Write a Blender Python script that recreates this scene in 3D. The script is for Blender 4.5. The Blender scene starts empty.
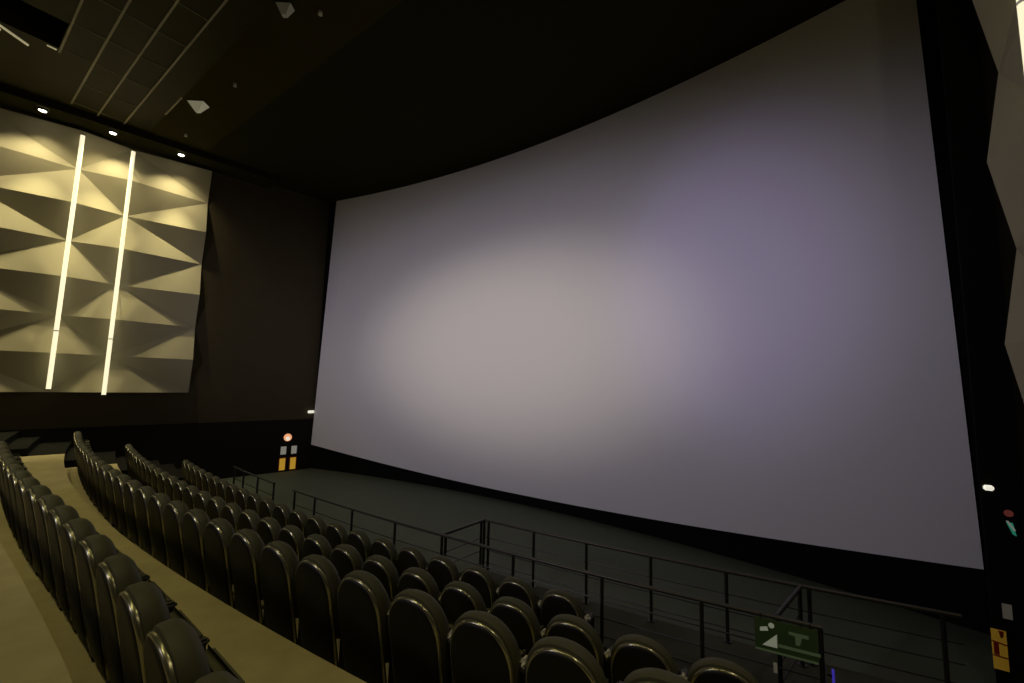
import bpy, bmesh, math, random
from mathutils import Vector, Matrix
random.seed(7)
C = bpy.context.scene.collection
PI = math.pi
EYE = 4.0                      # camera height over the stage floor
CX, CY = -8.215, 57.069        # common centre of the curved seat rows

# ------------------------------------------------------------------ materials
def mat(name, col, rough=.6, spec=.5, metal=0, noise=0, nscale=20, bump=0, bscale=200, emit=None, estr=0, coat=0):
    m = bpy.data.materials.new(name); m.use_nodes = True
    nt = m.node_tree; b = nt.nodes['Principled BSDF']
    b.inputs['Base Color'].default_value = (*col, 1)
    b.inputs['Roughness'].default_value = rough
    b.inputs['Specular IOR Level'].default_value = spec
    b.inputs['Metallic'].default_value = metal
    b.inputs['Coat Weight'].default_value = coat
    if noise or bump:
        tc = nt.nodes.new('ShaderNodeTexCoord')
    if noise:
        n = nt.nodes.new('ShaderNodeTexNoise'); n.inputs['Scale'].default_value = nscale; n.inputs['Detail'].default_value = 4
        r = nt.nodes.new('ShaderNodeMapRange'); r.inputs['To Min'].default_value = 1-noise; r.inputs['To Max'].default_value = 1+noise
        mx = nt.nodes.new('ShaderNodeVectorMath'); mx.operation = 'SCALE'; mx.inputs[0].default_value = col
        nt.links.new(tc.outputs['Object'], n.inputs['Vector']); nt.links.new(n.outputs['Fac'], r.inputs['Value'])
        nt.links.new(r.outputs['Result'], mx.inputs['Scale']); nt.links.new(mx.outputs['Vector'], b.inputs['Base Color'])
    if bump:
        n2 = nt.nodes.new('ShaderNodeTexNoise'); n2.inputs['Scale'].default_value = bscale
        bp = nt.nodes.new('ShaderNodeBump'); bp.inputs['Strength'].default_value = bump; bp.inputs['Distance'].default_value = .01
        nt.links.new(tc.outputs['Object'], n2.inputs['Vector']); nt.links.new(n2.outputs['Fac'], bp.inputs['Height']); nt.links.new(bp.outputs['Normal'], b.inputs['Normal'])
    if emit:
        b.inputs['Emission Color'].default_value = (*emit, 1); b.inputs['Emission Strength'].default_value = estr
    return m
M = dict(
 screen=mat('screen_white', (.80,.79,.80), .95, .1),
 carpet=mat('brown_carpet', (.40,.35,.19), .95, .1, noise=.25, nscale=3, bump=.4),
 aisle=mat('black_carpet', (.008,.008,.006), .95, .1, noise=.2, nscale=6),
 stage=mat('grey_stage_floor', (.092,.108,.078), .75, .25, noise=.12, nscale=1.2),
 ramp=mat('dark_ramp', (.05,.05,.038), .85, .2, noise=.2, nscale=4),
 wall=mat('dark_brown_fabric', (.085,.07,.038), .95, .1, noise=.12, nscale=2, bump=.2),
 dado=mat('black_dado', (.02,.018,.012), .9, .1),
 black=mat('black_cloth', (.008,.008,.007), .95, .05),
 ceil=mat('dark_ceiling', (.046,.040,.010), .9, .02, noise=.1, nscale=.6),
 ceilblk=mat('black_ceiling', (.028,.026,.009), .95, .05),
 tile=mat('ceiling_tile', (.032,.028,.007), .5, .1, noise=.12, nscale=1.5),
 tbar=mat('ceiling_tee_bar', (.30,.28,.18), .45, .5),
 panel=mat('beige_panel', (.50,.465,.30), .8, .2, noise=.04, nscale=2),
 shell=mat('black_plastic_shell', (.006,.0055,.003), .5, .25),
 piping=mat('seat_edge_trim', (.32,.31,.21), .24, .5, metal=.8),
 leather=mat('dark_grey_leatherette', (.058,.057,.032), .6, .25, bump=.15, bscale=120),
 arm=mat('armrest_plastic', (.022,.022,.015), .45, .3),
 steel=mat('dark_painted_steel', (.018,.018,.014), .4, .5, metal=.3),
 rail=mat('brushed_handrail', (.055,.053,.042), .42, .5, metal=.5),
 led=mat('led_diffuser', (.9,.85,.6), .4, .5, emit=(1,.90,.60), estr=1.0),
 lamp=mat('lamp_lens', (.9,.9,.8), .3, .5, emit=(1,.9,.75), estr=12),
 white=mat('white_plastic', (.6,.58,.52), .5, .3, emit=(.7,.66,.55), estr=.2),
 cube=mat('light_grey_plastic', (.62,.60,.46), .5, .3),
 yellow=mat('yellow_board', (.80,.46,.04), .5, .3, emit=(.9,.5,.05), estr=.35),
 red=mat('red_paint', (.30,.02,.012), .4, .5),
 green=mat('green_acrylic', (.028,.045,.014), .3, .4, emit=(.10,.20,.05), estr=.02),
 greenlit=mat('lit_green', (.05,.4,.25), .4, .3, emit=(.05,.5,.32), estr=.18),
 picto=mat('white_pictogram', (.5,.55,.42), .5, .3, emit=(.7,.75,.55), estr=.12),
 orange=mat('lit_orange', (.8,.35,.12), .4, .3, emit=(1,.45,.22), estr=.8),
 bluelit=mat('lit_blue', (.05,.05,.4), .4, .3, emit=(.12,.08,1), estr=.22),
 smallwhite=mat('small_white_lamp', (.8,.8,.7), .4, .3, emit=(1,.95,.8), estr=.7),
)
# ------------------------------------------------------------------ helpers
def obj(name, bm, m, parent=None, smooth=False):
    me = bpy.data.meshes.new(name)
    bmesh.ops.recalc_face_normals(bm, faces=bm.faces[:])
    bm.to_mesh(me); bm.free()
    ms = m if isinstance(m, (list, tuple)) else [m]
    for k in ms: me.materials.append(k)
    if smooth:
        for p in me.polygons: p.use_smooth = True
    o = bpy.data.objects.new(name, me); C.objects.link(o)
    if smooth:
        try: me.set_sharp_from_angle(angle=math.radians(50))
        except Exception: pass
    if parent: o.parent = parent
    return o
def tag(o, label=None, cat=None, group=None, kind=None):
    if label: o['label'] = label
    if cat: o['category'] = cat
    if group: o['group'] = group
    if kind: o['kind'] = kind
    return o
def empty(name, loc, rz=0, label=None, cat=None, group=None):
    o = bpy.data.objects.new(name, None); C.objects.link(o)
    o.location = loc; o.rotation_euler = (0, 0, rz); o.empty_display_size = .1
    return tag(o, label, cat, group)
def box(bm, x0, x1, y0, y1, z0, z1, mi=0):
    v = [bm.verts.new((x, y, z)) for x in (x0, x1) for y in (y0, y1) for z in (z0, z1)]
    for a in ((0,1,3,2),(4,6,7,5),(0,4,5,1),(2,3,7,6),(0,2,6,4),(1,5,7,3)):
        f = bm.faces.new([v[i] for i in a]); f.material_index = mi
def tube(bm, pts, r, n=8, mi=0):
    rings = []
    for i, p in enumerate(pts):
        p = Vector(p); a = Vector(pts[max(i-1, 0)]); b = Vector(pts[min(i+1, len(pts)-1)])
        d = (b-a).normalized(); up = Vector((0,0,1)) if abs(d.z) < .9 else Vector((1,0,0))
        u = d.cross(up).normalized(); w = u.cross(d)
        rings.append([bm.verts.new(p+u*math.cos(2*PI*k/n)*r+w*math.sin(2*PI*k/n)*r) for k in range(n)])
    for a, b in zip(rings[:-1], rings[1:]):
        for k in range(n):
            bm.faces.new((a[k], a[(k+1)%n], b[(k+1)%n], b[k])).material_index = mi
    bm.faces.new(rings[0]); bm.faces.new(rings[-1][::-1])
def prism(bm, poly, y0, y1, mi=0):
    """polygon in x,z extruded along y"""
    a = [bm.verts.new((x, y0, z)) for x, z in poly]; b = [bm.verts.new((x, y1, z)) for x, z in poly]
    n = len(poly)
    bm.faces.new(a).material_index = mi; bm.faces.new(b[::-1]).material_index = mi
    for i in range(n): bm.faces.new((a[i], a[(i+1)%n], b[(i+1)%n], b[i])).material_index = mi
def disc(bm, c, ax, r, depth, n=20, mi=0):
    tube(bm, [Vector(c), Vector(c)+Vector(ax).normalized()*depth], r, n, mi)
def pol(phi, R, z=0):
    a = math.radians(phi); return Vector((CX+R*math.sin(a), CY-R*math.cos(a), z))
def r_at(r, p): return r(p) if callable(r) else r
def sector(bm, p0, p1, r0, r1, z0, z1, n=None, mi=0):
    n = n or max(2, int(abs(p1-p0)*2))
    R = []
    for i in range(n+1):
        p = p0+(p1-p0)*i/n
        R.append([bm.verts.new(pol(p, r_at(r, p), z)) for r, z in ((r0,z0),(r1,z0),(r1,z1),(r0,z1))])
    for a, b in zip(R[:-1], R[1:]):
        for k in range(4): bm.faces.new((a[k], a[(k+1)%4], b[(k+1)%4], b[k])).material_index = mi
    bm.faces.new(R[0][::-1]).material_index = mi; bm.faces.new(R[-1]).material_index = mi
def quad(bm, pts, mi=0):
    f = bm.faces.new([bm.verts.new(p) for p in pts]); f.material_index = mi; return f
def structure(name, bm, m, smooth=False):
    return tag(obj(name, bm, m, smooth=smooth), kind='structure')

ORD = ['zeroth','first','second','third','fourth','fifth','sixth','seventh','eighth','ninth','tenth','eleventh','twelfth','thirteenth','fourteenth','fifteenth','sixteenth','seventeenth','eighteenth','nineteenth','twentieth','twenty-first','twenty-second','twenty-third','twenty-fourth','twenty-fifth','twenty-sixth','twenty-seventh','twenty-eighth','twenty-ninth','thirtieth']

# ------------------------------------------------------------------ room shell
CEIL = EYE+8.7
def wl(s):                                    # left wall: x at depth s (y)
    return -20.5+(s-1.5)*(1.52/9.4)
def wr(s):
    return 2.25+(8.8-s)*.14
YB = -12.0
bm = bmesh.new(); box(bm, -24, 6, YB, 13.5, -.3, 0)
structure('floor', bm, M['stage'])
bm = bmesh.new()                              # left wall upper part, then the darker dado below
th = .3
def wallslab(bm, f, y0, y1, z0, z1, side, off=0):
    a = [(f(y0)+off, y0), (f(y1)+off, y1), (f(y1)+side*th, y1), (f(y0)+side*th, y0)]
    lo = [bm.verts.new((x, y, z0)) for x, y in a]; hi = [bm.verts.new((x, y, z1)) for x, y in a]
    bm.faces.new(lo[::-1]); bm.faces.new(hi)
    for i in range(4): bm.faces.new((lo[i], lo[(i+1)%4], hi[(i+1)%4], hi[i]))
wallslab(bm, wl, YB, 11.3, EYE-1.75, CEIL, -1)
structure('wall_left', bm, M['wall'])
bm = bmesh.new(); wallslab(bm, wl, YB, 11.3, 0, EYE-1.75, -1, off=.03)
structure('baseboard_left', bm, M['dado'])
bm = bmesh.new(); wallslab(bm, wr, YB, 8.8, 0, CEIL, 1)
structure('wall_right', bm, M['dado'])
bm = bmesh.new(); box(bm, 1.85, 3.0, 8.8, 8.88, 0, CEIL)
structure('trim_1', bm, M['black'])           # black wing wall between right panels and screen
bm = bmesh.new(); box(bm, -24, 6, YB-.3, YB, 0, CEIL)
structure('wall_back', bm, M['wall'])

def scr_y(x): return 12.15-1.35*((x+8.3)/10.5)**2
bm = bmesh.new()                              # black masking wall behind and below the screen
prev = None
for i in range(49):
    x = -20.2+(3.4+20.2)*i/48
    y = scr_y(x)+.12
    cur = [bm.verts.new(p) for p in ((x, y, 0), (x, y, CEIL), (x, y+.3, CEIL), (x, y+.3, 0))]
    if prev:
        for k in range(4): bm.faces.new((prev[k], prev[(k+1)%4], cur[(k+1)%4], cur[k]))
    prev = cur
structure('wall_front', bm, M['black'], smooth=True)

# ceiling: main slab with an opening above the left, tile field with tee bars
bm = bmesh.new()
X0, X1, Y0, Y1 = -16.1, -14.75, -1.6, 1.32     # recess
box(bm, -24, 6, 5.6, 13.5, CEIL, CEIL+.2, 1)
box(bm, -24, 6, YB, Y0, CEIL, CEIL+.2, 0)
box(bm, -24, 6, 3.93, 5.6, CEIL, CEIL+.2, 0)
box(bm, -24, X0, Y0, 3.93, CEIL, CEIL+.2, 2)
box(bm, X1, 6, Y0, 3.93, CEIL, CEIL+.2, 2)
box(bm, X0, X1, Y1, 3.93, CEIL, CEIL+.2, 2)
box(bm, X0, X1, Y0, Y1, CEIL+.9, CEIL+1.0, 1)
for a in ((X0-.05, X0, Y0, Y1), (X1, X1+.05, Y0, Y1), (X0, X1, Y0-.05, Y0), (X0, X1, Y1, Y1+.05)):
    box(bm, *a, CEIL+.2, CEIL+.9, 1)
structure('ceiling', bm, [M['ceil'], M['ceilblk'], M['tile']])
bm = bmesh.new()
for y, xa, xb in ((1.36, -16.3, 2.5), (2.00, -19.1, 2.5), (2.64, -19.6, 2.5), (3.28, -19.1, 2.5), (3.92, -17.2, -15.7)):
    box(bm, xa, xb, y-.022, y+.022, CEIL-.02, CEIL+.005)
structure('trim_2', bm, M['tbar'])
bm = bmesh.new()
tb = mat('ceiling_tee_bar_thin', (.24,.22,.12), .6, .3)
for i in range(14):
    x = -18.95+i*1.45
    box(bm, x-.011, x+.011, 1.36 if x > -16.5 else 2.0, 3.28, CEIL-.015, CEIL+.005)
structure('trim_3', bm, tb)
bm = bmesh.new()                              # dark dropped soffit along the left wall that carries the downlights
s0, s1, SOF = -6, 8.2, CEIL-.24
a_ = [(wl(s0), s0), (wl(s1), s1), (wl(s1)+1.05, s1), (wl(s0)+1.05, s0)]
lo_ = [bm.verts.new((x, y, SOF)) for x, y in a_]; hi_ = [bm.verts.new((x, y, CEIL+.01)) for x, y in a_]
bm.faces.new(lo_[::-1]); bm.faces.new(hi_)
for i in range(4): bm.faces.new((lo_[i], lo_[(i+1)%4], hi_[(i+1)%4], hi_[i]))
structure('trim_4', bm, M['ceilblk'])

# ------------------------------------------------------------------ tiers, walkways, side stairs
F = {'cam': 2.21, '0': 1.80, 'A': 1.406, 'B': .966, 'C': .583}
RR = {'0': 56.25, 'A': 55.085, 'B': 53.98, 'C': 52.80}
PL, PR = -9.35, 9.75
def R0(p):
    i = (p+2.87)/.611
    return 56.2+.0048*max(0, i-5)**2+.10*max(0, min(1, (12-i)/6))
def tier(r0, r1, z):
    bm = bmesh.new()
    sector(bm, PL, PR, r0, r1, 0, z, 40, 0)
    return bm
edge = {k: RR[k]+.12 for k in RR}
structure('floor_1', tier(lambda p: R0(p)+.10, 60.5, F['cam']), M['carpet'])
structure('floor_2', tier(edge['A'], lambda p: R0(p)+.098, F['0']), M['carpet'])
structure('floor_3', tier(edge['B'], edge['A']-.002, F['A']), M['carpet'])
structure('floor_4', tier(edge['C'], edge['B']-.002, F['B']), M['carpet'])
bm = bmesh.new(); sector(bm, PL, PR, 51.78, edge['C']-.002, 0, F['C'], 40)
structure('floor_5', bm, M['aisle'])
bm = bmesh.new(); sector(bm, 3.42, 10.9, 50.72, 51.778, 0, F['C'], 20)   # platform in front of the first railing
structure('floor_6', bm, M['ramp'])
# side aisles: stairs with half steps
def aisle(name, p0, p1):
    bm = bmesh.new()
    zs = [(51.78, F['C']), (edge['C'], F['B']), (edge['B'], F['A']), (edge['A'], F['0']), (edge['0'], F['cam'])]
    for i, (r, z) in enumerate(zs):
        rn = zs[i+1][0] if i+1 < len(zs) else 60.5
        prevz = zs[i-1][1] if i else 0
        sector(bm, p0, p1, r, rn-.45 if i+1 < len(zs) else rn, 0, z-.005, 6)
        if i+1 < len(zs): sector(bm, p0, p1, rn-.45, rn, 0, (z+zs[i+1][1])/2, 6)
    return structure(name, bm, M['aisle'])
aisle('floor_7', -13.2, PL-.01)
aisle('floor_8', PR+.01, 12.3)
# entrance steps down to the stage in the gap of the railing
bm = bmesh.new()
for i in range(3): sector(bm, -2.75, -1.78, 51.78-.32*(i+1), 51.778-.32*i, 0, F['C']*(3-i)/4, 4)
structure('floor_9', bm, M['ramp'])

# ------------------------------------------------------------------ screen
SN, SM = 64, 24
bm = bmesh.new(); G = []
for i in range(SN+1):
    t = i/SN; col = []
    for j in range(SM+1):
        q = j/SM
        xl = -18.92+.50*q; xr = 2.22-.25*q
        x = xl+(xr-xl)*t
        u = (x+8.35)/10.57
        zb = -3.66+.74*u*u
        z = zb+(8.66-zb)*q
        col.append(bm.verts.new((x, scr_y(x), EYE+z)))
    G.append(col)
for i in range(SN):
    for j in range(SM): bm.faces.new((G[i][j], G[i+1][j], G[i+1][j+1], G[i][j+1]))
r_ = bmesh.ops.extrude_face_region(bm, geom=bm.faces[:])
for v in [g for g in r_['geom'] if isinstance(g, bmesh.types.BMVert)]: v.co.y += .06
sc = empty('cinema_screen', (-8.3, 12.15, .35), 0, 'huge curved pale grey cinema screen glowing softly, filling the front wall', 'screen')
o = obj('screen_surface', bm, M['screen'], None, smooth=True)
o.parent = sc; o.matrix_parent_inverse = Matrix.Translation(-sc.location)

# ------------------------------------------------------------------ pyramid wall panels
def frame(f, s, sgn):
    """point on wall line + inward normal"""
    d = Vector((f(1)-f(0), 1, 0)).normalized(); n = Vector((d.y, -d.x, 0))*sgn
    return d, n
def wall_panels(f, sgn, cols, plev, qlev, zlo, zhi, depth, info, group):
    """cols: list of (s, is_q_column); a pyramid is centred on every column at the other kind's levels"""
    d, n = frame(f, 0, sgn)
    P = lambda s, z, o=0: Vector((f(s), s, EYE+z))+n*(o+.03)
    for ci, (s, kind, lab) in enumerate(cols):
        lev = plev if kind == 'q' else qlev            # centre levels of the pyramids on this column
        own = qlev if kind == 'q' else plev
        sl = cols[ci-1][0] if ci else None; sr = cols[ci+1][0] if ci+1 < len(cols) else None
        half = (plev[0]-plev[1])/2
        cen = sorted([z for z in lev if zlo-.01 <= z <= zhi+.01], reverse=True)
        for k, z in enumerate(cen):
            bm = bmesh.new(); ap = P(s, z, depth)
            T = P(s, z+half) if z+half <= zhi+.02 else None
            B = P(s, z-half) if z-half >= zlo-.02 else None
            L = P(sl, z) if sl is not None else None; R = P(sr, z) if sr is not None else None
            base = P(s, z)
            fs = []
            for a, b in ((L, T), (T, R), (R, B), (B, L)):
                if a is not None and b is not None: fs.append([ap, a, b])
            # closed sides where a pyramid is cut by the border of the cladding
            if L is None or R is None:
                if T is not None: fs.append([ap, T, base])
                if B is not None: fs.append([ap, base, B])
            if T is None or B is None:
                if L is not None: fs.append([ap, base, L])
                if R is not None: fs.append([ap, R, base])
            if not fs: continue
            org = P(s, z)
            for tri in fs: quad(bm, [p-org for p in tri])
            bmesh.ops.remove_doubles(bm, verts=bm.verts[:], dist=1e-4)
            o = obj('pyramid_wall_panel', bm, M['panel']); o.location = org
            tag(o, info(lab, k, len(cen), T is None, B is None), 'wall panel', group)
PLV = [7.05, 4.51, 1.97, -.57]; QLV = [8.32, 5.78, 3.24, .70]
place = {0: 'topmost', 1: 'second from top', 2: 'third from top', 3: 'fourth from top', 4: 'fifth from top'}
def infoL(lab, k, n, cutT, cutB):
    pos = place[k] if k < n-1 else 'lowest'
    return 'beige folded pyramid panel on the left wall %s, %s' % (lab, pos)
wall_panels(wl, 1, [(-4.75,'q','far off left of the tubes'), (-3.47,'p','well left of the tubes'), (-1.13,'q','near the left photo edge'), (.16,'q' if False else 'q','left of the left light tube')][2:3]
            + [(.16,'q','left of the left light tube'), (2.5,'p','behind the left light tube'), (3.79,'q','behind the right light tube'), (6.13,'p','at its dark right border')],
            PLV, QLV, -.57, 8.32, .28, infoL, 'pyramid panels on the left wall')
def infoR(lab, k, n, cutT, cutB):
    pos = place[k] if k < n-1 else 'lowest'
    return 'beige folded pyramid panel on the right wall %s, %s' % (lab, pos)
wall_panels(wr, -1, [(3.7,'q','far from the screen'), (6.0,'p','beyond the light tube'), (7.29,'q','behind the light tube'), (8.35,'p','at the end towards the screen')],
            PLV, QLV, -.57, 8.32, .20, infoR, 'pyramid panels on the right wall')

# ------------------------------------------------------------------ LED tubes
def led(f, s, sgn, z0, z1, label, off=.50):
    d, n = frame(f, 0, sgn)
    p = Vector((f(s), s, 0))+n*off
    t = empty('light_tube', (p.x, p.y, EYE+z0), 0, label, 'wall light', 'vertical wall light tubes')
    h = z1-z0
    bm = bmesh.new(); tube(bm, [(0,0,.03), (0,0,h*.22)], .058, 12); obj('diffuser', bm, M['led'], t, True)
    bm = bmesh.new(); tube(bm, [(0,0,h*.22+.02), (0,0,h-.03)], .058, 12); obj('diffuser', bm, M['led'], t, True)
    bm = bmesh.new(); tube(bm, [(0,0,h*.22-.01), (0,0,h*.22+.03)], .060, 12); obj('joint_ring', bm, M['white'], t, True)
    for a in (0, h-.04):
        bm = bmesh.new(); tube(bm, [(0,0,a), (0,0,a+.04)], .062, 12); obj('end_cap', bm, M['steel'], t, True)
    for a in (.5, h*.5, h-.6):
        bm = bmesh.new(); tube(bm, [Vector((0,0,a)), Vector((0,0,a))-n*(off-.05)], .015, 6); obj('bracket', bm, M['steel'], t)
    return t
led(wl, 2.52, 1, -.50, 8.12, 'glowing warm white vertical light tube on the left wall, nearer the left photo edge')
led(wl, 3.79, 1, -.68, 8.10, 'glowing warm white vertical light tube on the left wall, nearer the screen')
led(wr, 7.12, -1, 3.6, 8.1, 'glowing vertical light tube on the right wall, cut by the photo edge', off=.30)

# ------------------------------------------------------------------ downlights at the left wall
def narrow_beam(x, y):
    L = bpy.data.lights.new('downlight_beam', 'SPOT'); L.energy = 950; L.color = (1, .86, .50); L.spot_size = math.radians(46); L.spot_blend = 1; L.shadow_soft_size = .06
    lo = bpy.data.objects.new('downlight_beam', L); C.objects.link(lo); lo.location = (x, y, CEIL-.40)
def downlight(x, y, label, power, vis=True):
    t = empty('downlight', (x, y, CEIL-.275), 0, label, 'ceiling light', 'wall washing downlights')
    bm = bmesh.new()
    n = 20
    for a, b, ra, rb in ((0,-.0,.12,.12),):
        pass
    o1 = [bm.verts.new((.13*math.cos(2*PI*k/n), .13*math.sin(2*PI*k/n), -.04)) for k in range(n)]
    i1 = [bm.verts.new((.095*math.cos(2*PI*k/n), .095*math.sin(2*PI*k/n), -.045)) for k in range(n)]
    o0 = [bm.verts.new((.13*math.cos(2*PI*k/n), .13*math.sin(2*PI*k/n), .03)) for k in range(n)]
    i0 = [bm.verts.new((.08*math.cos(2*PI*k/n), .08*math.sin(2*PI*k/n), .0)) for k in range(n)]
    for A, B in ((o0,o1),(o1,i1),(i1,i0)):
        for k in range(n): bm.faces.new((A[k], A[(k+1)%n], B[(k+1)%n], B[k]))
    obj('trim_ring', bm, M['steel'], t, True)
    bm = bmesh.new(); bmesh.ops.create_uvsphere(bm, u_segments=16, v_segments=8, radius=.10)
    for v in bm.verts: v.co.z = v.co.z*.5-.02
    obj('lens', bm, M['lamp'], t, True)
    L = bpy.data.lights.new('downlight_beam', 'SPOT'); L.energy = power; L.color = (1, .84, .52); L.spot_size = math.radians(112); L.spot_blend = 1; L.shadow_soft_size = .06
    lo = bpy.data.objects.new('downlight_beam', L); C.objects.link(lo); lo.location = (x, y, CEIL-.40)
    narrow_beam(x, y)
    return t
LP = 250
d_, n_ = frame(wl, 0, 1)
for s, lab in ((1.60,'bright ceiling downlight over the left wall, nearest the left photo edge'),(3.22,'bright ceiling downlight over the left wall, between the two light tubes'),(5.08,'bright ceiling downlight over the left wall, nearest the screen')):
    p = Vector((wl(s), s, 0))+n_*.76
    downlight(p.x, p.y, lab, LP)
RWL = [(s_, wr(s_)-.45, e_) for s_, e_ in ((3.2,250),(1.4,350),(-.4,400),(-2.4,400))]
for s, px_, LP in [(s_, wl(s_)+.76, 250) for s_ in (-.3, -2.2, -4.2)]+RWL:
    p = Vector((px_, s, 0))
    L = bpy.data.lights.new('downlight_beam', 'SPOT'); L.energy = LP; L.color = (1,.84,.52); L.spot_size = math.radians(112 if px_ < -10 else 74); L.spot_blend = 1; L.shadow_soft_size = .06
    lo = bpy.data.objects.new('downlight_beam', L); C.objects.link(lo); lo.location = (p.x, p.y, CEIL-.40)
    if px_ < -10: narrow_beam(p.x, p.y)

# ------------------------------------------------------------------ seats
def outline(hw, zb, zt, inset, n=22, e=2.25):
    """arched back outline: straight sides then a superelliptic top"""
    w = hw-inset; t = zt-inset; zs = zt-inset-.30
    pts = [(-w*.93, zb+inset), (-w*.97, zb+.15), (-w, zs)]
    for k in range(1, n):
        a = PI-PI*k/n
        c, s = math.cos(a), math.sin(a)
        pts.append((w*math.copysign(abs(c)**(2/e), c), zs+(t-zs)*abs(s)**(2/e)))
    pts += [(w, zs), (w*.97, zb+.15), (w*.93, zb+inset)]
    return pts
LEAN = math.tan(math.radians(11))
def loft(bm, rings, hw, zb, zt):
    R = []
    for y, ins in rings:
        R.append([bm.verts.new((x, y-(z-.4)*LEAN, z)) for x, z in outline(hw, zb, zt, ins)])
    n = len(R[0])
    for a, b in zip(R[:-1], R[1:]):
        for k in range(n): bm.faces.new((a[k], a[(k+1)%n], b[(k+1)%n], b[k]))
    bm.faces.new(R[0][::-1]); bm.faces.new(R[-1])
def cushion(bm, x0, x1, y0, y1, z0, z1, r=.035):
    n0 = len(bm.verts); box(bm, x0, x1, y0, y1, z0, z1)
    bm.verts.ensure_lookup_table()
    es = [e for e in bm.edges if all(v.index >= n0 or v.index == -1 for v in e.verts)]
    bmesh.ops.bevel(bm, geom=es, offset=r, segments=3, affect='EDGES')
def mesh_of(name, bm, m):
    o = obj(name, bm, m, None, True); me = o.data; C.objects.unlink(o); bpy.data.objects.remove(o); return me
HW, ZT = .262, 1.012
b1 = bmesh.new(); loft(b1, [(-.034,.045),(-.030,.022),(-.018,.006),(0,0),(.012,.004)], HW-.012, .07, ZT-.018)
ME_shell = mesh_of('back_shell', b1, M['shell'])
b1 = bmesh.new(); loft(b1, [(-.022,.012),(-.017,.001),(-.006,-.004),(.006,-.004),(.012,.004)], HW-.012, .07, ZT-.018)
ME_trim = mesh_of('edge_trim', b1, M['piping'])
b1 = bmesh.new(); loft(b1, [(.008,.012),(.014,-.001),(.035,-.008),(.085,-.010),(.115,.004),(.135,.035),(.142,.075)], HW, .36, ZT)
ME_cush = mesh_of('back_cushion', b1, M['leather'])
b1 = bmesh.new(); cushion(b1, -.245, .245, .13, .20, .36, .76)
ME_seat = mesh_of('seat_cushion', b1, M['leather'])
def arm_bm(sx):
    b = bmesh.new(); x = sx*.30
    cushion(b, x-.032, x+.032, -.02, .20, .71, .75, .014); return b
ME_armR = mesh_of('armrest', arm_bm(1), M['arm'])
ME_armL = mesh_of('armrest', arm_bm(-1), M['arm'])
def cap_bm(sx):
    b = bmesh.new(); x = sx*.30
    cushion(b, x-.036, x+.036, -.035, .065, .735, .80, .028); return b
ME_capR = mesh_of('arm_cap', cap_bm(1), mat('pale_arm_cap', (.38,.37,.28), .5, .4))
ME_capL = mesh_of('arm_cap', cap_bm(-1), bpy.data.materials['pale_arm_cap'])
def stand_bm(sx):
    b = bmesh.new(); x = sx*.30
    box(b, x-.030, x+.030, .03, .18, .40, .715); box(b, x-.050, x+.050, .05, .26, .02, .42); box(b, x-.03, x+.03, .08, .36, 0, .02); return b
ME_stR = mesh_of('side_frame', stand_bm(1), M['shell'])
ME_stL = mesh_of('side_frame', stand_bm(-1), M['shell'])
def part(name, me, parent):
    o = bpy.data.objects.new(name, me); C.objects.link(o); o.parent = parent; return o
def seat(row, phi, first, label, group):
    R = (R0(phi) if row == '0' else RR[row])-.13
    p = pol(phi, R, F[row])
    rz = math.radians(phi)
    if row == '0':
        a, b = pol(phi-.2, R0(phi-.2)), pol(phi+.2, R0(phi+.2)); rz = math.atan2((b-a).y, (b-a).x)
    t = empty('cinema_chair', p, rz, label, 'cinema seat', group)
    part('back_shell', ME_shell, t); part('edge_trim', ME_trim, t); part('back_cushion', ME_cush, t)
    part('seat_cushion', ME_seat, t)
    part('side_frame', ME_stR, t)
    a = part('armrest', ME_armR, t); part('arm_cap', ME_capR, a)
    if first:
        part('side_frame', ME_stL, t); a = part('armrest', ME_armL, t); part('arm_cap', ME_capL, a)
    return t
HO = .075
ROWS = {
 'C': (-7.56, 0, 21, 'front row behind the railing'),
 'B': (-6.63, -4, 24, 'second row from the railing'),
 'A': (-4.12, -8, 20, 'third row from the railing'),
 '0': (-2.87, -1, 16, 'nearest lower left row'),
}
for k, (p0, n0, n1, rn) in ROWS.items():
    step = math.degrees(.6/RR[k]); N = n1-n0+1
    for i in range(N):
        ph = p0+HO+(n0+i)*step
        if i < N//2 or k in 'AB0': w = '%s from the left end' % ORD[i+1]
        else: w = '%s from the right end' % ORD[N-i]
        if k == '0': w = '%s from the left photo edge' % ORD[i+1]
        seat(k, ph, i == 0, 'black padded cinema seat, %s, %s' % (rn, w), 'cinema seats of the '+rn.split(',')[0])

# ------------------------------------------------------------------ railings
RH = .917                                     # top rail over the tier floor
def railing(label, path, base, posts, bars=(.62,.40,.18), top=M['rail'], grp='railings in front of the seats'):
    """path: list of xy points (top rail), posts: xy points"""
    p0 = Vector((posts[0][0], posts[0][1], base))
    t = empty('railing', p0, 0, label, 'railing', grp)
    def arc(z): return [Vector((x, y, base+z))-p0 for x, y in path]
    bm = bmesh.new(); tube(bm, arc(RH), .024, 10); obj('handrail', bm, top, t, True)
    for b in bars:
        bm = bmesh.new(); tube(bm, arc(b), .009, 6); obj('rail_bar', bm, M['steel'], t, True)
    for x, y in posts:
        q = Vector((x, y, base))-p0
        bm = bmesh.new(); tube(bm, [q, q+Vector((0,0,RH-.02))], .024, 8); tube(bm, [q, q+Vector((0,0,.012))], .055, 12)
        obj('post', bm, M['steel'], t, True)
    return t
def arcpts(p0, p1, R, n): return [tuple(pol(p0+(p1-p0)*i/n, R)[:2]) for i in range(n+1)]
def phx(x, R): return math.degrees(math.asin((x-CX)/R))
RM_, RN_ = 51.86, 50.80
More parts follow.
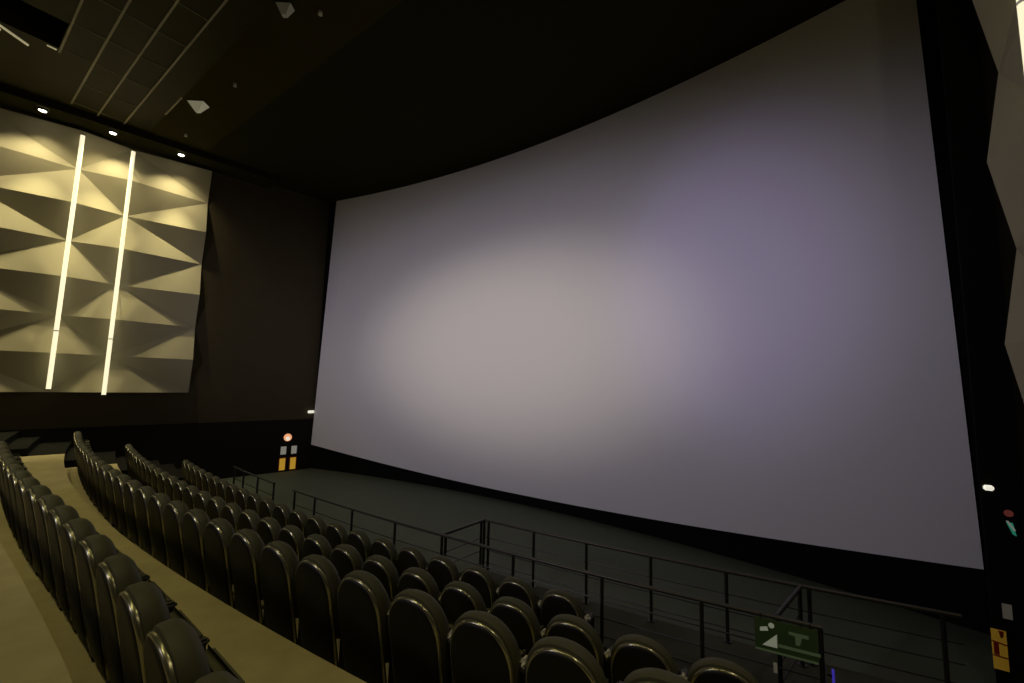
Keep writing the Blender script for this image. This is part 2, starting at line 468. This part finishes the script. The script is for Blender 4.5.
railing('dark metal railing left of the entrance gap, in front of the far seats', arcpts(phx(-13.6, RM_), phx(-10.75, RM_), RM_, 8), F['C'],
        [pol(phx(x, RM_), RM_)[:2] for x in (-13.5, -12.75, -11.75, -10.78)])
railing('long metal railing curving in front of the front row of seats', arcpts(phx(-9.8, RM_), 9.08, RM_, 24), F['C'],
        [pol(phx(x, RM_), RM_)[:2] for x in (-9.72, -8.85, -7.5, -6.25, -5.13, -3.75, -2.4, -1.2, -.05)])
t = railing('outer metal railing nearest the stage, beyond the long front railing', arcpts(phx(-5.1, RN_), 10.75, RN_, 16), F['C'],
        [pol(phx(x, RN_), RN_)[:2] for x in (-5.09, -4.99, -4.05, -3.1, -2.1, -1.1, -.16, 1.1)])
def link(label, a, b):
    railing(label, [tuple(a[:2]), tuple(b[:2])], F['C'], [tuple((a*.94+b*.06)[:2]), tuple((a*.06+b*.94)[:2])], grp='short railings across the platform')
link('short cross railing closing the left end of the platform', pol(phx(-5.13, RM_), RM_-.03), pol(3.53, RN_+.03))
link('short cross railing near the green sign at the right of the platform', pol(8.62, RM_-.03), pol(9.02, RN_+.03))

# ------------------------------------------------------------------ green accessible exit sign hung under the railing
def exit_board():
    a = Vector((-.74, 5.80, 0)); b = Vector((-.09, 5.92, 0))
    a = pol(8.38, RM_+.03); b = pol(9.02, RM_+.03)
    ang = math.atan2((b-a).y, (b-a).x); W = (b-a).length; H = .33; z = F['C']+.56
    t = empty('exit_sign', (a.x, a.y, z), ang, 'green sign board with white figure and arrow hanging below the long railing', 'sign')
    bm = bmesh.new(); box(bm, 0, W, -.012, .012, 0, H); obj('sign_board', bm, M['green'], t)
    bm = bmesh.new()
    y0, y1 = -.018, -.013
    prism(bm, [(.07,.06),(.21,.06),(.21,.20)], y0, y1)
    prism(bm, [(.05,.20),(.13,.22),(.12,.26),(.05,.24)], y0, y1)
    disc(bm, (.16, y0, .28), (0,1,0), .028, .005, 14)
    obj('figure_symbol', bm, M['picto'], t)
    pale = mat('pale_green_mark', (.09,.14,.06), .5, .3, emit=(.3,.4,.2), estr=.05)
    bm = bmesh.new(); prism(bm, [(.32,.26),(.50,.26),(.50,.225),(.44,.225),(.42,.14),(.38,.14),(.38,.225),(.32,.235)], y0, y1); obj('arrow_symbol', bm, pale, t)
    bm = bmesh.new(); prism(bm, [(.22,.075),(.60,.075),(.60,.105),(.22,.105)], y0, y1); obj('stripe', bm, pale, t)
    bm = bmesh.new(); prism(bm, [(0,.0),(W,.0),(W,.02),(0,.02)], y0, y1); obj('stripe', bm, pale, t)
    for x in (.06, W-.06):
        bm = bmesh.new(); tube(bm, [(x,0,H), (x,0,RH-.53+.0)], .006, 6); obj('hanger', bm, M['steel'], t)
exit_board()
# ------------------------------------------------------------------ fire points
def fire_left():
    d, n = frame(wl, 0, 1); ang = math.atan2(d.y, d.x)
    def at(s, z): p = Vector((wl(s), s, 0))+n*.05; return (p.x, p.y, EYE+z)
    for s, lab in ((9.64, 'left of the pair beside the screen'), (10.07, 'right of the pair beside the screen')):
        t = empty('fire_board', at(s, -3.93), ang, 'yellow board low on the left wall, '+lab, 'sign', 'yellow fire point boards')
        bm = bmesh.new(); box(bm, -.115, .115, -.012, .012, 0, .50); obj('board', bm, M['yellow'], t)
        bm = bmesh.new(); prism(bm, [(-.15,-.02),(.15,-.02),(.15,.55),(-.15,.55)], .002, .006); obj('red_border', bm, M['red'], t)
        t = empty('notice_plate', at(s+.01, -3.26), ang, 'small white plate above a yellow board, '+lab, 'sign', 'white notice plates above the fire boards')
        bm = bmesh.new(); box(bm, -.11, .11, -.01, .01, 0, .34); obj('plate', bm, M['white'], t)
    t = empty('warning_light', at(9.78, -2.53), ang, 'small round orange lit sign over the yellow boards left of the screen', 'sign')
    bm = bmesh.new(); disc(bm, (0,0,0), (0,-1,0), .16, .04); obj('housing', bm, M['orange'], t)
    bm = bmesh.new(); disc(bm, (0,-.04,-.05), (0,-1,0), .08, .012, 16); obj('lens', bm, M['smallwhite'], t)
    t = empty('wall_lamp', at(10.68, -1.43), ang, 'tiny white wall lamp at the lower left edge of the screen', 'wall light')
    bm = bmesh.new(); box(bm, -.14, .14, -.07, 0, -.06, .06); bmesh.ops.bevel(bm, geom=bm.edges[:], offset=.02, segments=2, affect='EDGES'); obj('lamp_body', bm, M['smallwhite'], t)
fire_left()
def fire_right():
    Y = 8.79
    t = empty('fire_board', (1.89, Y, EYE-3.63), 0, 'yellow fire point board with dark red marks on the black wall right of the screen', 'sign')
    t.scale = (.82, 1, .86)
    bm = bmesh.new(); box(bm, -.085, .085, -.015, .0, 0, .585); obj('board', bm, mat('dim_yellow_board', (.55,.32,.03), .5, .3, emit=(.9,.5,.05), estr=.07), t)
    bm = bmesh.new()
    prism(bm, [(-.005,.58),(.06,.58),(.05,.50),(.02,.47)], -.02, -.016)
    prism(bm, [(-.087,.40),(.087,.37),(.087,.39),(-.087,.42)], -.02, -.016)
    prism(bm, [(-.087,.19),(.087,.18),(.087,.20),(-.087,.21)], -.02, -.016)
    prism(bm, [(-.07,.215),(-.01,.21),(-.01,.385),(-.07,.395)], -.02, -.016)
    obj('red_marks', bm, M['red'], t)
    t = empty('notice_plate', (1.99, Y, EYE-2.96), 0, 'small white notice plate on the black wall above the yellow board', 'sign')
    bm = bmesh.new(); box(bm, -.045, .045, -.012, 0, 0, .19); obj('plate', bm, M['cube'], t)
    t = empty('wall_lamp', (1.915, Y, EYE-1.26), 0, 'tiny white wall lamp at the lower right edge of the screen', 'wall light')
    bm = bmesh.new(); box(bm, -.05, .05, -.06, 0, -.035, .035); bmesh.ops.bevel(bm, geom=bm.edges[:], offset=.015, segments=2, affect='EDGES'); obj('lamp_body', bm, M['smallwhite'], t)
    t = empty('exit_sign', (2.08, Y, EYE-1.86), 0, 'small dark exit sign with green and red lit marks at right photo edge', 'sign')
    bm = bmesh.new(); box(bm, -.07, .09, -.03, 0, 0, .40); obj('sign_box', bm, M['black'], t)
    bm = bmesh.new(); prism(bm, [(-.03,.17),(.03,.17),(.055,.0),(.02,.02)], -.036, -.031); obj('running_figure', bm, M['greenlit'], t)
    bm = bmesh.new(); prism(bm, [(-.035,.19),(-.01,.19),(.05,.08),(.035,.06)], -.042, -.037); obj('white_mark', bm, mat('dim_white', (.4,.42,.36), .5, .3, emit=(.5,.55,.45), estr=.2), t)
    bm = bmesh.new(); disc(bm, (.0,-.031,.29), (0,-1,0), .045, .008); obj('red_mark', bm, mat('dim_red', (.3,.08,.07), .5, .3, emit=(.4,.08,.06), estr=.12), t)
fire_right()
# blue step marker and small white plate at the near end of the long railing
p = pol(9.135, 51.82)
t = empty('marker_light', (p.x+.03, p.y, F['C']+.10), 0, 'thin blue lit vertical strip at the near end post of the long railing', 'light')
bm = bmesh.new(); tube(bm, [(0,0,.0),(0,0,.41)], .012, 8); obj('blue_strip', bm, M['bluelit'], t, True)
bm = bmesh.new(); box(bm, -.05, -.01, -.012, .012, .06, .09); box(bm, -.05, -.01, -.012, .012, .33, .36); obj('bracket', bm, M['steel'], t)
p = pol(8.585, RM_+.022)
t = empty('white_plate', (p.x, p.y, F['C']+.35), math.radians(8.6), 'small white plate on the long railing just below the green sign', 'tag')
bm = bmesh.new(); box(bm, -.018, .018, -.006, .006, 0, .10); obj('plain_plate', bm, M['cube'], t)  # plate added for a pale mark of unknown origin

# ------------------------------------------------------------------ ceiling fittings
def fixture(x, y, label, w=.26, h=.30, lit=0):
    t = empty('ceiling_fixture', (x, y, CEIL), math.radians(38), label, 'ceiling speaker', 'wedge shaped ceiling fixtures')
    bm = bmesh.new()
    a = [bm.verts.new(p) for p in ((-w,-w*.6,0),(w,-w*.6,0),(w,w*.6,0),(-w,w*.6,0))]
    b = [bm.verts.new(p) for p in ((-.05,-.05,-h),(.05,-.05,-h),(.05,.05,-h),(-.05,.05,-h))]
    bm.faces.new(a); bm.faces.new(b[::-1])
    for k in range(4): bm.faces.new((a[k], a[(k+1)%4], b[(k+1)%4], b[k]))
    obj('fixture_body', bm, mat('pale_wedge_shell', (.62,.60,.44), .5, .3, emit=(.8,.76,.48), estr=lit), t)  # wedge fitting of unknown use; emission stands in for light falling on it
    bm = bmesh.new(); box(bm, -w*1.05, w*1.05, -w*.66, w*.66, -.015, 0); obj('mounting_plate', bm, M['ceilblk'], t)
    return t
fixture(-15.6, 4.33, 'light wedge shaped fitting on the dark ceiling, near the downlights', lit=.16)
fixture(-9.7, 4.13, 'wedge shaped fitting with a black bracket on the ceiling at the top photo edge', .18, .26, lit=.02)
for x, y, lab in ((-13.6, 4.6, 'tiny sprinkler head on the dark ceiling beyond the lit wedge fitting'), (-9.15, 4.68, 'tiny sprinkler head beside the wedge fitting at the top'), (-18.0, 4.73, 'tiny sprinkler head near the third downlight')):
    t = empty('sprinkler_head', (x, y, CEIL), 0, lab, 'sprinkler', 'ceiling sprinkler heads')
    bm = bmesh.new(); tube(bm, [(0,0,0),(0,0,-.05)], .045, 10); tube(bm, [(0,0,-.08),(0,0,-.09)], .05, 10); tube(bm, [(0,0,-.05),(0,0,-.08)], .012, 6)
    obj('sprinkler_body', bm, M['cube'], t, True)
bm = bmesh.new()                              # metal recess edges, their lit look put in as weak emission
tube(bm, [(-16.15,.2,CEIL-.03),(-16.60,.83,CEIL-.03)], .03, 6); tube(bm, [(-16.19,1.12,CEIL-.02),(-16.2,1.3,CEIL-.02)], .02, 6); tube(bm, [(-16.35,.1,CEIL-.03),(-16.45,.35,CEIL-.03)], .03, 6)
t = empty('recess_lit_edge', (-16.3, .7, CEIL-.03), 0, 'thin lit metal edge of the black ceiling opening at upper left', 'ceiling light')
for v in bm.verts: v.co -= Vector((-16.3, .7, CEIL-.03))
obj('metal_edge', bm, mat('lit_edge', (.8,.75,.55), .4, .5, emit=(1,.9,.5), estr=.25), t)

# ------------------------------------------------------------------ lights: idle projectors and unseen fill spots added over the seats
def spot(name, loc, target, deg, power, col, blend=1, sx=1, sy=1, soft=.05):
    L = bpy.data.lights.new(name, 'SPOT'); L.energy = power; L.color = col; L.spot_size = math.radians(deg); L.spot_blend = blend; L.shadow_soft_size = soft
    o = bpy.data.objects.new(name, L); C.objects.link(o); o.location = loc
    o.rotation_euler = (Vector(target)-Vector(loc)).to_track_quat('-Z', 'Y').to_euler(); o.scale = (sx, sy, 1)
    return o
PZ = EYE+5.5
spot('projector_beam', (-8.3, -11.5, PZ), (-8.0, 12.1, EYE-.6), 78, 2850, (.90,.82,1), 1, 1, .52, soft=.6)
spot('projector_beam', (-8.3, -11.5, PZ), (-10.6, 12.1, EYE+2.8), 80, 2300, (.88,.80,1), 1, 1, .38, soft=.6)
spot('projector_beam', (-8.3, -11.5, PZ), (-9.0, 12.1, EYE+1.4), 40, 5300, (1,.87,.68), 1, 1, .54, soft=.6)
spot('projector_beam', (-7.3, -11.5, PZ), (-1.8, 11.2, EYE+2.8), 24, 2200, (.54,.42,1), 1, .8, 1, soft=.6)
def area(name, loc, rot, sx, sy, power, col):
    L = bpy.data.lights.new(name, 'AREA'); L.shape = 'RECTANGLE'; L.size = sx; L.size_y = sy; L.energy = power; L.color = col
    o = bpy.data.objects.new(name, L); C.objects.link(o); o.location = loc; o.rotation_euler = rot; return o
for x, y, e in ((-13,-2.2,900),(-6.5,1.9,190),(-1.2,2.2,110),(-4.5,-3.0,620)):
    spot('fill_spot', (x, y, CEIL-.1), (x, y, 0), 96, e, (1,.87,.40), .8, soft=.12)  # spots without fittings, added to brighten the carpet and seat tops

w = bpy.data.worlds.new('world'); bpy.context.scene.world = w; w.use_nodes = True
w.node_tree.nodes['Background'].inputs[0].default_value = (.012,.011,.007,1); w.node_tree.nodes['Background'].inputs[1].default_value = .3

# ------------------------------------------------------------------ camera
cam = bpy.data.cameras.new('camera'); co = bpy.data.objects.new('camera', cam); C.objects.link(co)
right = Vector((.8143884629838135, .5798519364498166, .023305860942254026))
down = Vector((-.041078444785550436, .09766027494375626, -.9943716770262065))
fwd = Vector((-.578864399261919, .8088474531661132, .10335281696127058))
mw = Matrix((( right.x, -down.x, -fwd.x, 0), (right.y, -down.y, -fwd.y, 0), (right.z, -down.z, -fwd.z, EYE), (0,0,0,1)))
co.matrix_world = mw
cam.sensor_width = 36; cam.lens = 36*421.46/1024; cam.clip_start = .05; cam.clip_end = 200
S = bpy.context.scene; S.camera = co
S.view_settings.view_transform = 'Standard'; S.view_settings.look = 'None'; S.view_settings.gamma = 1; S.view_settings.exposure = 0
S.view_settings.use_curve_mapping = False
